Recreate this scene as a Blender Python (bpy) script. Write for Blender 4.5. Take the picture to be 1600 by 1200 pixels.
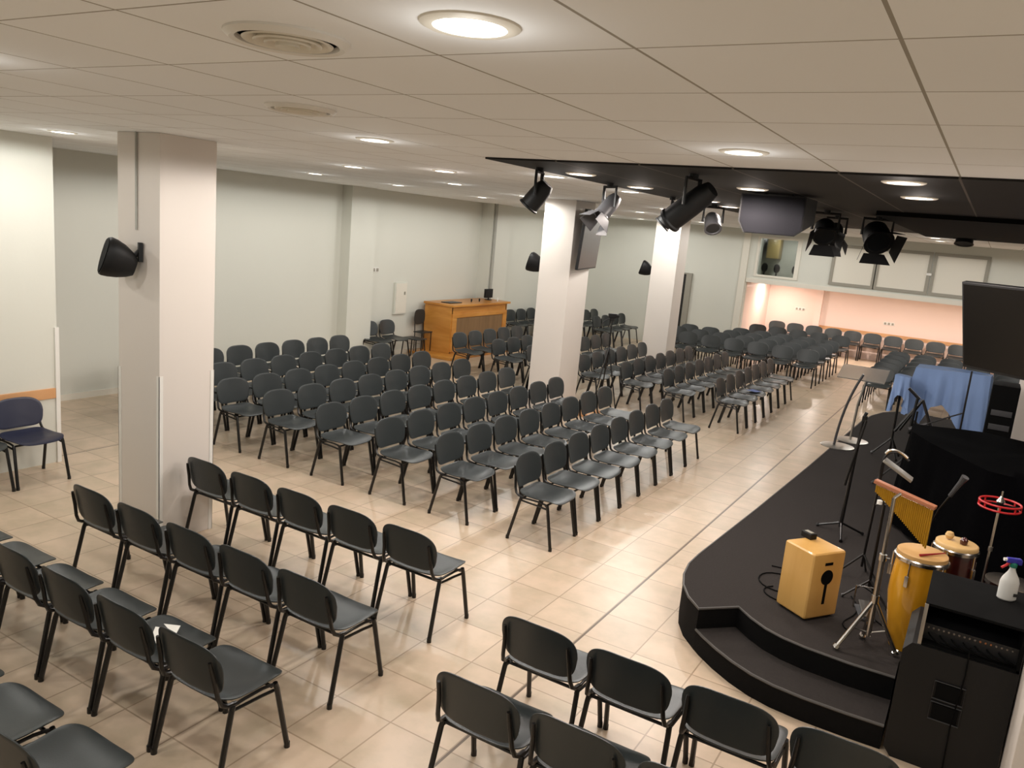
import bpy, bmesh, math, random
from mathutils import Vector, Matrix
random.seed(7)
C = bpy.context.scene.collection
for o in list(bpy.data.objects): bpy.data.objects.remove(o)

# ------------------------------------------------------------------ camera, world, exposure
H = 2.70          # lens height
CZ = 3.12         # ceiling height
def cam_axes(yw, pt, rl):
    f = Vector((-math.sin(yw)*math.cos(pt), math.cos(yw)*math.cos(pt), -math.sin(pt)))
    rt = Vector((math.cos(yw), math.sin(yw), 0)); dn = f.cross(rt)
    c, s = math.cos(rl), math.sin(rl)
    return rt*c + dn*s, dn*c - rt*s, f
rt, dn, fw = cam_axes(0.528253, 0.195558, -0.0899622)
cd = bpy.data.cameras.new('camera'); cam = bpy.data.objects.new('camera', cd); C.objects.link(cam)
cd.sensor_width = 36; cd.lens = 36*1249.6/1600; cd.clip_start = .05; cd.clip_end = 100
cam.matrix_world = Matrix(((rt.x, -dn.x, -fw.x, 0), (rt.y, -dn.y, -fw.y, 0), (rt.z, -dn.z, -fw.z, H), (0, 0, 0, 1)))
sc = bpy.context.scene; sc.camera = cam
sc.view_settings.view_transform = 'Standard'; sc.view_settings.look = 'None'
sc.view_settings.gamma = 1; sc.view_settings.use_curve_mapping = False
sc.view_settings.exposure = 0.04
w = bpy.data.worlds.new('world'); sc.world = w; w.use_nodes = True
w.node_tree.nodes['Background'].inputs[0].default_value = (1, .95, .9, 1)
w.node_tree.nodes['Background'].inputs[1].default_value = 0.05
LAMP_W = 34.0     # watts of every downlight
LAMP_C = (1.0, .985, .945)

# ------------------------------------------------------------------ materials
def lin(c): return tuple(((x/255)/12.92 if x/255 <= .04045 else ((x/255+.055)/1.055)**2.4) for x in c)
def mat(name, col, rough=.5, metal=0, spec=.5, emis=None, estr=0, trans=0, bump=0, bscale=50, var=0, vscale=3, coat=0):
    m = bpy.data.materials.new(name); m.use_nodes = True; nt = m.node_tree; b = nt.nodes['Principled BSDF']
    c = lin(col) + (1,)
    b.inputs['Base Color'].default_value = c; b.inputs['Roughness'].default_value = rough
    b.inputs['Metallic'].default_value = metal; b.inputs['Specular IOR Level'].default_value = spec
    b.inputs['Transmission Weight'].default_value = trans; b.inputs['Coat Weight'].default_value = coat
    if emis: b.inputs['Emission Color'].default_value = emis+(1,); b.inputs['Emission Strength'].default_value = estr
    if bump or var:
        tc = nt.nodes.new('ShaderNodeTexCoord')
    if bump:
        n = nt.nodes.new('ShaderNodeTexNoise'); n.inputs['Scale'].default_value = bscale; n.inputs['Detail'].default_value = 3
        bp = nt.nodes.new('ShaderNodeBump'); bp.inputs['Strength'].default_value = bump; bp.inputs['Distance'].default_value = .01
        nt.links.new(tc.outputs['Object'], n.inputs['Vector']); nt.links.new(n.outputs['Fac'], bp.inputs['Height']); nt.links.new(bp.outputs['Normal'], b.inputs['Normal'])
    if var:
        n = nt.nodes.new('ShaderNodeTexNoise'); n.inputs['Scale'].default_value = vscale; n.inputs['Detail'].default_value = 4
        mx = nt.nodes.new('ShaderNodeMix'); mx.data_type = 'RGBA'
        mx.inputs[6].default_value = tuple(v*(1-var) for v in c[:3])+(1,); mx.inputs[7].default_value = tuple(min(1, v*(1+var)) for v in c[:3])+(1,)
        nt.links.new(tc.outputs['Object'], n.inputs['Vector']); nt.links.new(n.outputs['Fac'], mx.inputs[0]); nt.links.new(mx.outputs[2], b.inputs['Base Color'])
    return m
def grid_mat(name, base, line, ox, oy, sx, sy, wx, wy, rough=.5, var=.06, bumpy=0, joints=(), jcol=None, mottle=0, mcol=None, spec=.5, vary_rough=0):
    """flat tiles in x/y: joints wx, wy wide, a tone of its own for every tile"""
    m = bpy.data.materials.new(name); m.use_nodes = True; nt = m.node_tree; N = nt.nodes; L = nt.links
    b = N['Principled BSDF']; b.inputs['Roughness'].default_value = rough; b.inputs['Specular IOR Level'].default_value = spec
    geo = N.new('ShaderNodeNewGeometry'); sp = N.new('ShaderNodeSeparateXYZ'); L.new(geo.outputs['Position'], sp.inputs[0])
    def M(op, a, bb=None, cc=None):
        n = N.new('ShaderNodeMath'); n.operation = op
        for i, v in enumerate((a, bb, cc)):
            if v is None: continue
            if isinstance(v, (int, float)): n.inputs[i].default_value = v
            else: L.new(v, n.inputs[i])
        return n.outputs[0]
    outs = []; ids = []
    for ax, o_, s_, w_ in (('X', ox, sx, wx), ('Y', oy, sy, wy)):
        u = M('DIVIDE', M('SUBTRACT', sp.outputs[ax], o_), s_)
        fl = M('FLOOR', M('ADD', u, .5)); d = M('ABSOLUTE', M('SUBTRACT', u, fl))
        outs.append(M('LESS_THAN', d, w_/2/s_)); ids.append(M('FLOOR', u))
    ln = M('MAXIMUM', outs[0], outs[1])
    cmb = N.new('ShaderNodeCombineXYZ'); L.new(ids[0], cmb.inputs[0]); L.new(ids[1], cmb.inputs[1])
    wn = N.new('ShaderNodeTexWhiteNoise'); L.new(cmb.outputs[0], wn.inputs['Vector'])
    bc = lin(base)
    mx = N.new('ShaderNodeMix'); mx.data_type = 'RGBA'
    mx.inputs[6].default_value = tuple(v*(1-var) for v in bc)+(1,); mx.inputs[7].default_value = tuple(min(1, v*(1+var)) for v in bc)+(1,)
    L.new(wn.outputs['Value'], mx.inputs[0]); col = mx.outputs[2]
    if mottle:
        no = N.new('ShaderNodeTexNoise'); no.inputs['Scale'].default_value = 3.5; no.inputs['Detail'].default_value = 6; no.inputs['Roughness'].default_value = .6
        of = N.new('ShaderNodeVectorMath'); of.operation = 'MULTIPLY_ADD'; L.new(cmb.outputs[0], of.inputs[0]); of.inputs[1].default_value = (7.3, 3.1, 0); L.new(geo.outputs['Position'], of.inputs[2])
        L.new(of.outputs[0], no.inputs['Vector'])
        rp = N.new('ShaderNodeMapRange'); rp.inputs[1].default_value = .38; rp.inputs[2].default_value = .75; L.new(no.outputs['Fac'], rp.inputs[0])
        fm = M('MULTIPLY', rp.outputs[0], mottle)
        m2 = N.new('ShaderNodeMix'); m2.data_type = 'RGBA'; L.new(fm, m2.inputs[0]); L.new(col, m2.inputs[6]); m2.inputs[7].default_value = lin(mcol)+(1,); col = m2.outputs[2]
    m3 = N.new('ShaderNodeMix'); m3.data_type = 'RGBA'; L.new(ln, m3.inputs[0]); L.new(col, m3.inputs[6]); m3.inputs[7].default_value = lin(line)+(1,); col = m3.outputs[2]
    for (ax, pos, wd) in joints:
        t = M('LESS_THAN', M('ABSOLUTE', M('SUBTRACT', sp.outputs[ax], pos)), wd/2)
        m4 = N.new('ShaderNodeMix'); m4.data_type = 'RGBA'; L.new(t, m4.inputs[0]); L.new(col, m4.inputs[6]); m4.inputs[7].default_value = lin(jcol)+(1,); col = m4.outputs[2]
    L.new(col, b.inputs['Base Color'])
    if bumpy:
        bp = N.new('ShaderNodeBump'); bp.inputs['Strength'].default_value = bumpy; bp.inputs['Distance'].default_value = .004
        L.new(M('SUBTRACT', 1.0, ln), bp.inputs['Height']); L.new(bp.outputs['Normal'], b.inputs['Normal'])
    if vary_rough:
        no = N.new('ShaderNodeTexNoise'); no.inputs['Scale'].default_value = 1.3; L.new(geo.outputs['Position'], no.inputs['Vector'])
        L.new(M('MULTIPLY_ADD', no.outputs['Fac'], vary_rough, rough-vary_rough/2), b.inputs['Roughness'])
    return m
def wood_mat(name, c1, c2, rough=.4, scale=6, stretch=(1, 1, .12), coat=0):
    m = bpy.data.materials.new(name); m.use_nodes = True; nt = m.node_tree; b = nt.nodes['Principled BSDF']
    b.inputs['Roughness'].default_value = rough; b.inputs['Coat Weight'].default_value = coat
    tc = nt.nodes.new('ShaderNodeTexCoord'); mp = nt.nodes.new('ShaderNodeMapping'); mp.inputs['Scale'].default_value = stretch
    n = nt.nodes.new('ShaderNodeTexNoise'); n.inputs['Scale'].default_value = scale; n.inputs['Detail'].default_value = 5; n.inputs['Distortion'].default_value = .8
    r = nt.nodes.new('ShaderNodeValToRGB'); r.color_ramp.elements[0].color = lin(c1)+(1,); r.color_ramp.elements[1].color = lin(c2)+(1,)
    r.color_ramp.elements[0].position = .35; r.color_ramp.elements[1].position = .65
    L = nt.links; L.new(tc.outputs['Object'], mp.inputs[0]); L.new(mp.outputs[0], n.inputs['Vector']); L.new(n.outputs['Fac'], r.inputs[0]); L.new(r.outputs[0], b.inputs['Base Color'])
    return m
MT = dict(
    wall=mat('painted wall', (214, 214, 204), .6, bump=.05, bscale=30),
    wall2=mat('painted column', (222, 214, 206), .5, bump=.04, bscale=30),
    pink=mat('warm white wall', (238, 214, 202), .6),
    shell=mat('grey plastic shell', (45, 50, 51), .36, spec=.5, bump=.08, bscale=260),
    bluesh=mat('blue plastic shell', (36, 40, 62), .36, spec=.5, bump=.08, bscale=260),
    tube=mat('black tube', (14, 13, 13), .3, spec=.5),
    black=mat('black plastic', (14, 14, 15), .55, spec=.35),
    matte=mat('black matte', (8, 8, 8), .9, spec=.12),
    cloth=mat('black cloth', (5, 5, 6), 1, spec=.02, bump=.2, bscale=40),
    darkgrey=mat('dark grey metal', (60, 60, 62), .4),
    silver=mat('chrome', (200, 196, 190), .22, metal=1),
    steel=mat('brushed steel', (190, 186, 180), .35, metal=1),
    white=mat('white plastic', (232, 230, 224), .4),
    offw=mat('off white trim', (226, 221, 208), .5),
    grey=mat('grey trim', (152, 148, 136), .55),
    greyp=mat('grey paint', (168, 168, 160), .6),
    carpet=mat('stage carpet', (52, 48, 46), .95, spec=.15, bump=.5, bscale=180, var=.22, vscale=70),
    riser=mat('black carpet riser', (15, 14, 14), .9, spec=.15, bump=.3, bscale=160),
    nosing=mat('grey nosing', (78, 75, 72), .5),
    ply=wood_mat('birch plywood', (208, 160, 88), (220, 174, 102), .35, 5, (1, 1, .15), .2),
    oak=wood_mat('honey oak', (186, 122, 48), (212, 150, 72), .35, 5, (.2, .2, 1)),
    oakd=wood_mat('brown panel', (120, 92, 60), (136, 106, 72), .5, 8, (1, 1, .1)),
    rail=wood_mat('beech rail', (205, 152, 104), (222, 172, 124), .4, 5, (.5, .1, 1)),
    drumwood=wood_mat('yellow lacquered wood', (196, 136, 28), (222, 162, 44), .2, 4, (1, 1, .2), .6),
    redwood=wood_mat('dark red lacquer', (54, 16, 14), (74, 22, 18), .25, 4, (1, 1, .2), .5),
    skin=mat('drum skin', (200, 156, 96), .5, var=.15, vscale=9),
    skin2=mat('pale drum skin', (206, 170, 112), .5, var=.1, vscale=9),
    brass=mat('brass', (186, 138, 30), .32, metal=.5),
    barwood=wood_mat('reddish wood', (156, 96, 66), (182, 118, 84), .4, 8, (.1, 1, 1)),
    blue=mat('blue sheet', (122, 148, 192), .85, bump=.25, bscale=18),
    red=mat('red plastic', (196, 30, 34), .35), redd=mat('red stick', (150, 20, 24), .4),
    bluep=mat('blue plastic', (34, 30, 150), .4), green=mat('green plastic', (20, 110, 90), .4),
    bottle=mat('translucent bottle', (226, 226, 222), .35, trans=.15),
    paper=mat('paper', (236, 234, 226), .7),
    bluepaper=mat('blue printed paper', (90, 110, 170), .6),
    acrylic=mat('frosted acrylic', (236, 238, 236), .15, trans=.9),
    screen=mat('dark screen', (10, 9, 8), .3, spec=.3),
    mirror=mat('tv screen', (22, 24, 26), .3, spec=.4),
    glass=mat('clear acrylic', (235, 240, 240), .05, trans=1),
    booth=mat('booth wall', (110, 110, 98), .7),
    brown=mat('brown cabinet', (98, 84, 44), .6),
    bedark=mat('dark door', (20, 18, 17), .5),
    mesh=mat('speaker mesh', (27, 27, 30), .95, spec=.05),
    pipe=mat('mixer panel', (30, 30, 32), .4),
    knob=mat('pale knob', (120, 108, 96), .4), knobo=mat('orange knob', (150, 90, 46), .4),
    lamp=mat('lit diffuser', (255, 255, 255), .5, emis=(1, .95, .88), estr=9),
    lampp=mat('lit pinkish diffuser', (255, 255, 255), .5, emis=(1, .86, .80), estr=9),
    floor=grid_mat('ceramic floor tiles', (213, 190, 166), (168, 146, 122), -2.39, 3.118, .389, .3925, .009, .009, rough=.30, var=.05, bumpy=.15,
                   joints=(('X', -1.99, .016), ('X', -7.80, .016)), jcol=(96, 76, 56), mottle=.6, mcol=(170, 158, 130), spec=.5, vary_rough=.12),
    ceil=grid_mat('ceiling tiles', (247, 250, 252), (166, 162, 152), -.80, 2.34, .5575, .549, .009, .007, rough=.85, var=.025, bumpy=.1, spec=.2),
    ceilk=grid_mat('black ceiling tiles', (30, 29, 28), (98, 92, 86), -.80, 40.0, .5575, 60.0, .012, .0, rough=.7, var=.02, spec=.25),
)

# ------------------------------------------------------------------ mesh helpers
class MB:
    def __init__(s): s.v = []; s.f = []; s.mi = []; s.m = 0
    def add(s, vs, fs, M=None):
        b = len(s.v); s.v += [tuple(M @ Vector(p)) if M else tuple(p) for p in vs]
        s.f += [tuple(b+i for i in f) for f in fs]; s.mi += [s.m]*len(fs); return s
    def box(s, x0, x1, y0, y1, z0, z1, M=None, bev=0):
        if bev:
            bm = bmesh.new(); bmesh.ops.create_cube(bm, size=1)
            for v in bm.verts: v.co = Vector(((x0+x1)/2+v.co.x*(x1-x0), (y0+y1)/2+v.co.y*(y1-y0), (z0+z1)/2+v.co.z*(z1-z0)))
            bmesh.ops.bevel(bm, geom=bm.edges[:], offset=bev, segments=3, affect='EDGES', profile=.6)
            bm.verts.index_update(); s.add([v.co[:] for v in bm.verts], [[v.index for v in f.verts] for f in bm.faces], M); bm.free(); return s
        v = [(x, y, z) for z in (z0, z1) for y in (y0, y1) for x in (x0, x1)]
        return s.add(v, [(0, 2, 3, 1), (4, 5, 7, 6), (0, 1, 5, 4), (2, 6, 7, 3), (0, 4, 6, 2), (1, 3, 7, 5)], M)
    def tube(s, pts, r, n=8, M=None, closed=False, cap=True, flat=1.0):
        P = [Vector(p) for p in pts]; k = len(P); R = r if isinstance(r, (list, tuple)) else [r]*k
        vs = []; fs = []; prev = None
        for i, p in enumerate(P):
            if closed: d = (P[(i+1) % k]-P[i-1])
            else: d = (P[min(i+1, k-1)]-P[max(i-1, 0)])
            d.normalize()
            if prev is None:
                a = Vector((0, 0, 1)) if abs(d.z) < .9 else Vector((1, 0, 0)); u = d.cross(a).normalized()
            else: u = (prev - d*prev.dot(d)).normalized()
            prev = u; vv = d.cross(u)
            for j in range(n):
                t = 2*math.pi*j/n; vs.append(p + u*math.cos(t)*R[i] + vv*math.sin(t)*R[i]*flat)
        for i in range(k if closed else k-1):
            a = i*n; b = ((i+1) % k)*n
            for j in range(n): fs.append((a+j, a+(j+1) % n, b+(j+1) % n, b+j))
        if cap and not closed: fs += [tuple(reversed(range(n))), tuple(range((k-1)*n, k*n))]
        return s.add(vs, fs, M)
    def lathe(s, prof, n=24, M=None, c=(0, 0, 0)):
        vs = []; fs = []
        for r, z in prof:
            for j in range(n):
                t = 2*math.pi*j/n; vs.append((c[0]+r*math.cos(t), c[1]+r*math.sin(t), c[2]+z))
        for i in range(len(prof)-1):
            for j in range(n): fs.append((i*n+j, i*n+(j+1) % n, (i+1)*n+(j+1) % n, (i+1)*n+j))
        if prof[0][0] > 1e-6: fs.append(tuple(reversed(range(n))))
        if prof[-1][0] > 1e-6: fs.append(tuple(range((len(prof)-1)*n, len(prof)*n)))
        return s.add(vs, fs, M)
    def prism(s, poly, z0, z1, M=None):
        n = len(poly); v = [(x, y, z0) for x, y in poly]+[(x, y, z1) for x, y in poly]
        return s.add(v, [tuple(reversed(range(n))), tuple(range(n, 2*n))]+[(i, (i+1) % n, n+(i+1) % n, n+i) for i in range(n)], M)
    def shell(s, outline, fz, th, rings=(0, .3, .55, .75, .88, .96, 1), n=40, M=None):
        """pillow-like sheet: outline(t)->(a,b); fz(a,b)->point; th = thickness vector"""
        vs = []; fs = []; T = Vector(th)
        for side in (0, 1):
            for r in rings:
                for j in range(n):
                    a, b = outline(2*math.pi*j/n); p = Vector(fz(a*r, b*r)); e = .25 if r == 1 else 0
                    vs.append(p + T*(side*(1-2*e)+e))
        k = len(rings)
        for side in (0, 1):
            o_ = side*k*n
            for i in range(k-1):
                for j in range(n):
                    q = (o_+i*n+j, o_+i*n+(j+1) % n, o_+(i+1)*n+(j+1) % n, o_+(i+1)*n+j)
                    fs.append(q if side else q[::-1])
        a = (k-1)*n; b = k*n+(k-1)*n
        for j in range(n): fs.append((a+j, b+j, b+(j+1) % n, a+(j+1) % n))
        return s.add(vs, fs, M)
    def build(s, name, m, parent=None, smooth=35, weld=False):
        me = bpy.data.meshes.new(name); me.from_pydata(s.v, [], s.f)
        ms = m if isinstance(m, (list, tuple)) else [m]
        for x in ms: me.materials.append(MT[x])
        for p, i in zip(me.polygons, s.mi): p.material_index = i
        bm = bmesh.new(); bm.from_mesh(me); bmesh.ops.remove_doubles(bm, verts=bm.verts, dist=1e-5)
        bmesh.ops.recalc_face_normals(bm, faces=bm.faces); bm.to_mesh(me); bm.free()
        if smooth:
            for p in me.polygons: p.use_smooth = True
            me.set_sharp_from_angle(angle=math.radians(smooth))
        o = bpy.data.objects.new(name, me); C.objects.link(o)
        if parent: o.parent = parent
        return o
def tag(o, label=None, cat=None, group=None, kind=None):
    if label: o['label'] = label
    if cat: o['category'] = cat
    if group: o['group'] = group
    if kind: o['kind'] = kind
    return o
def thing(name, label, cat, loc=(0, 0, 0), rz=0, group=None):
    o = bpy.data.objects.new(name, None); C.objects.link(o); o.location = loc; o.rotation_euler = (0, 0, rz); o.empty_display_size = .1
    return tag(o, label, cat, group)
def struct(name, mb, m, parent=None, smooth=35):
    o = mb.build(name, m, parent, smooth)
    if not parent: o['kind'] = 'structure'
    return o
def dup(root, loc=None, rz=None, label=None, group=None):
    r = root.copy(); C.objects.link(r)
    if loc is not None: r.location = loc
    if rz is not None: r.rotation_euler = (0, 0, rz)
    if label: r['label'] = label
    if group: r['group'] = group
    for ch in list(root.children):
        c = ch.copy(); C.objects.link(c); c.parent = r
        for g in list(ch.children):
            d = g.copy(); C.objects.link(d); d.parent = c
    return r
def bez(p0, p1, p2, p3, n=8):
    o = []
    for i in range(n+1):
        t = i/n; o.append(tuple(((1-t)**3)*a+3*((1-t)**2)*t*b+3*(1-t)*t*t*c+t**3*d for a, b, c, d in zip(p0, p1, p2, p3)))
    return o
def mirx(pts): return [(-x, y, z) for x, y, z in pts]
def RZ(a): return Matrix.Rotation(a, 4, 'Z')
def TR(x, y, z): return Matrix.Translation((x, y, z))
ORD = ['', 'first', 'second', 'third', 'fourth', 'fifth', 'sixth', 'seventh', 'eighth', 'ninth', 'tenth', 'eleventh', 'twelfth']

# ------------------------------------------------------------------ the setting
XL = -9.9; YB = 20.0; YP = 23.3; MZ = 1.84      # left wall, gallery wall, wall below the gallery, gallery soffit
struct('floor', MB().box(-10.1, 5.2, -4, YP+.2, -.1, 0), 'floor')
struct('ceiling', MB().box(-10.1, 5.2, -4, YB+.1, CZ, CZ+.1), 'ceil')
struct('ceiling', MB().box(-3.0, 5.1, 4.53, 13.45, CZ-.012, CZ-.001), 'ceilk')
struct('trim_1', MB().box(-1.02, 5.1, 7.85, 13.45, CZ-.05, CZ-.0125), 'matte')
struct('wall_left', MB().box(XL-.15, XL, -4, YP+.2, 0, CZ), 'wall')
struct('wall_right', MB().box(5.05, 5.2, -4, YP+.2, 0, CZ), 'wall')
struct('wall_front', MB().box(-10.1, 5.2, -4.15, -4, 0, CZ), 'wall')
struct('trim_2', MB().box(XL, XL+.22, 10.6, 11.25, 0, CZ), 'wall')
struct('trim_3', MB().box(XL, XL+.30, 15.0, 15.75, 0, CZ), 'wall')
p3 = MB().tube([(XL+.335, 15.06, 0), (XL+.335, 15.06, CZ)], .035, 10)
struct('trim_4', p3, 'greyp')
pt = MB().box(-7.85, -7.65, -4, 4.33, 0, CZ)
struct('wall_partition', pt, 'wall')
struct('trim_5', MB().box(-7.66, -7.63, -4, 4.30, .655, .755, bev=.004), 'rail')
struct('trim_6', MB().box(-7.86, -7.635, 4.305, 4.345, 0, 1.35), 'white')
struct('baseboard_left', MB().box(XL, XL+.015, -4, YB, 0, .08), 'offw')
# gallery wall with its booth window, closed below by the recessed room
g = MB()
wx = [(-5.08, -4.16)]
g.box(XL, -5.28, YB, YB+.15, 0, CZ)                       # full height wall left of the opening
g.box(-5.28, -5.08, YB, YB+.15, MZ, CZ)
g.box(-5.08, -4.16, YB, YB+.15, MZ, 2.04); g.box(-5.08, -4.16, YB, YB+.15, 2.93, CZ)
g.box(-4.16, 5.2, YB, YB+.15, MZ, CZ)
g.box(-5.28, 5.2, YB+.15, YP+.2, MZ, MZ+.12)              # soffit
struct('wall_back', g, 'wall')
struct('trim_7', MB().box(-5.46, -5.30, YB-.05, YB, 0, CZ), 'offw')
struct('trim_8', MB().box(-5.28, 5.1, YB-.03, YB-.001, MZ, MZ+.10), 'offw')
struct('wall_recess', MB().box(-10.1, 5.2, YP, YP+.2, 0, MZ), 'pink')
struct('wall_recess_side', MB().box(-5.75, -5.45, YB+.15, YP, 0, MZ), 'pink')
struct('trim_9', MB().box(-4.16, -3.98, YP-.12, YP, 0, MZ), 'pink')
struct('trim_10', MB().box(-3.98, 5.0, YP-.02, YP, .66, .75), 'rail')
# booth behind the gallery window
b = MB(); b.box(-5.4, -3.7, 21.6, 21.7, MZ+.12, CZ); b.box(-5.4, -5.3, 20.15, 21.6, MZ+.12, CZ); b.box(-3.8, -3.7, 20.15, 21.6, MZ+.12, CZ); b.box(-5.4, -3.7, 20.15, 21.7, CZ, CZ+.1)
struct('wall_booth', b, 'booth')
def window(n, x0, x1, z0, z1, pane, frame='grey', d=.04, fw_=.07):
    f = MB(); y0 = YB-d
    f.box(x0-fw_, x0, y0, YB, z0-fw_, z1+fw_); f.box(x1, x1+fw_, y0, YB, z0-fw_, z1+fw_)
    f.box(x0, x1, y0, YB, z1, z1+fw_); f.box(x0, x1, y0, YB, z0-fw_, z0)
    o = struct('window_%d' % n, f, frame)
    p = MB().box(x0, x1, YB-.015, YB-.004, z0, z1)
    p.build('pane', pane, o)
    return o
f = MB(); f.box(-5.12, -5.06, YB-.03, YB+.1, 2.0, 2.97); f.box(-4.18, -4.08, YB-.03, YB+.1, 2.0, 2.97); f.box(-5.06, -4.18, YB-.03, YB+.1, 2.0, 2.05); f.box(-5.06, -4.18, YB-.03, YB+.1, 2.92, 2.97)
w1 = struct('window_1', f, 'offw'); MB().box(-5.06, -4.18, YB+.05, YB+.056, 2.05, 2.92).build('pane', 'glass', w1)
for i, (a, bq) in enumerate([(-3.30, -2.46), (-2.34, -1.36), (-1.20, -.26)]):
    window(i+2, a, bq, 2.06, 2.86, 'offw')
hd = MB().box(-1.36, -1.26, YB-.075, YB-.042, 2.42, 2.47).build('handle', 'white', bpy.data.objects['window_4'])
# dark door left of the gallery, half hidden by the third column
d = MB().box(-7.3, -6.79, YB-.06, YB-.001, 0, 1.86); dr = struct('door_1', d, 'bedark')
fr = MB(); fr.box(-6.78, -6.64, YB-.09, YB-.001, 0, 1.9); fr.box(-7.45, -7.31, YB-.09, YB-.001, 0, 1.9); fr.box(-7.31, -6.78, YB-.09, YB-.001, 1.87, 1.9); fr.build('door_frame', 'grey', dr)
# columns
def column(x0, x1, y0, y1, guards=True, z0=0):
    c = MB().box(x0, x1, y0, y1, z0, CZ, bev=.006)
    o = struct('wall_column', c, 'wall2')
    if guards:
        gm = MB()
        for (gx, gy) in ((x0, y0), (x1, y0), (x1, y1), (x0, y1)):
            sx = 1 if gx == x0 else -1; sy = 1 if gy == y0 else -1
            gm.box(min(gx-sx*.004, gx+sx*.03), max(gx-sx*.004, gx+sx*.03), min(gy-sy*.004, gy), max(gy-sy*.004, gy), .0, 1.35)
            gm.box(min(gx-sx*.004, gx), max(gx-sx*.004, gx), min(gy-sy*.004, gy+sy*.03), max(gy-sy*.004, gy+sy*.03), .0, 1.35)
        gm.build('corner_guard', 'white', o)
    return o
column(-5.74, -5.24, 3.73, 4.22); column(-5.74, -5.24, 10.32, 10.95, False); column(-5.74, -5.24, 14.75, 15.25, False)
column(.455, .955, 4.20, 4.70, False); column(.42, .92, 10.4, 10.9, False, .301)
# conduit on the near column
tag(MB().tube([(-5.50, 3.72, 2.42), (-5.50, 3.72, CZ)], .008, 8).build('conduit', 'greyp'), 'thin grey cable duct running up the near white column', 'cable duct')
# wall fittings
def sockets(x, y, z, n, rz, label, s=1, grp=None):
    t = thing('wall_socket', label, 'wall socket', (x, y, z), rz, grp)
    MB().box(-.05*n*s, .05*n*s, 0, .012, -.045*s, .045*s, bev=.004).build('plate', 'white', t)
    for i in range(n): MB().box((-.05*n+.1*i+.02)*s, (-.05*n+.1*i+.08)*s, .012, .02, -.03*s, .03*s, bev=.003).build('insert', 'grey', t)
    return t
sockets(XL+.0, 11.45, 1.66, 4, -math.pi/2, 'row of small wall switches beside the pilaster on the left wall')
sockets(-4.55, YP-.001, 1.12, 3, math.pi, 'wide socket plate on the pink wall left of the corner pilaster', .9)
sockets(-2.25, YP-.001, 1.02, 3, math.pi, 'wide socket plate on the pink wall above the chairs', .9)
t = thing('wall_cabinet', 'narrow flush metal cabinet on the left wall near the desk', 'wall cabinet', (XL, 12.3, 0))
MB().box(0, .05, -.18, .18, .80, 1.42, bev=.004).build('body', 'wall', t); MB().box(.05, .058, -.16, .16, .82, 1.40).build('door', 'offw', t); MB().box(.058, .07, .08, .11, 1.18, 1.24).build('handle', 'grey', t.children[1])

# ------------------------------------------------------------------ lamps
LX = [(-1.08, 1.53, 0), (-6.72, 3.89, 0), (-3.27, 3.75, 0), (-5.53, 6.05, 0), (-7.65, 7.67, 0), (-7.63, 9.31, 0), (-4.39, 5.99, 1), (-5.70, 8.00, 0), (-1.09, 3.77, 0),
      (-2.72, 5.38, 1), (-3.23, 5.91, 0), (-2.71, 6.49, 1), (-3.19, 7.40, 0), (-1.62, 5.95, 1), (-.52, 4.84, 1), (-.53, 5.94, 1), (-5.93, 10.05, 0), (-7.63, 13.18, 0), (-7.77, 11.73, 0),
      (-7.85, 17.2, 0), (-5.52, 13.34, 0), (-7.62, 18.5, 0), (-4.21, 11.1, 0), (-5.28, 14.1, 0), (-3.77, 10.77, 0), (-5.63, 17.1, 0), (-2.6, 8.02, 1), (-2.65, 8.92, 1),
      (-1.03, 15.6, 0), (-1.06, 17.4, 0), (-.51, 14.62, 0), (-4.0, 15.6, 0), (-3.9, 18.2, 0)]
HID = [(-6.6, 2.0, 2), (-3.3, 1.5, 0), (-5.5, 1.4, 0), (-3.3, -.6, 0), (-1.1, -.9, 0), (1.1, 1.5, 0), (1.6, 8.5, 1), (1.6, 5.9, 1), (1.4, 14.6, 0), (1.4, 17.4, 0)]  # unseen downlights, added to light the foreground and the rest of the hall
lampdesc = {0: 'large glowing round downlight at the top middle, nearest the camera', 1: 'glowing downlight above the bay left of the near column', 2: 'glowing downlight between the near column and the black ceiling corner',
            8: 'glowing downlight on the white ceiling just before the black ceiling', 14: 'nearer of the two glowing downlights at right in black ceiling', 15: 'farther of the two glowing downlights at right in black ceiling',
            13: 'glowing downlight in the black ceiling just above the hanging loudspeaker', 6: 'pinkish downlight on white ceiling left of the black ceiling corner', 9: 'glowing downlight nearest the left corner of the black ceiling'}
def make_lamp(x, y, pk, label):
    t = thing('ceiling_light', label, 'downlight', (x, y, CZ - (.012 if pk == 1 and x > -3 and y > 4.5 else 0)), 0, 'recessed ceiling downlights')
    MB().lathe([(.083, -.001), (.083, -.008), (.1, -.009), (.112, -.004), (.114, 0), (.1, 0)], 32).build('ring', 'offw', t)
    MB().lathe([(.0001, -.006), (.083, -.006), (.083, -.001)], 32).build('diffuser', 'lampp' if pk == 1 else 'lamp', t)
    l = bpy.data.lights.new('bulb', 'SPOT'); l.spot_size = math.radians(176); l.spot_blend = .05; l.shadow_soft_size = .08; l.energy = LAMP_W*{0: 1, 1: 1.35, 2: .6}[pk]; l.color = LAMP_C if pk != 1 else (1, .88, .80)
    lo = bpy.data.objects.new('bulb', l); C.objects.link(lo); lo.parent = t; lo.location = (0, 0, -.095)
    g_ = bpy.data.lights.new('glow', 'POINT'); g_.energy = l.energy*.022; g_.color = l.color; g_.shadow_soft_size = .05     # added point light that brightens the ceiling round the lamp
    go = bpy.data.objects.new('glow', g_); C.objects.link(go); go.parent = t; go.location = (0, 0, -.11)
    return t
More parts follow.
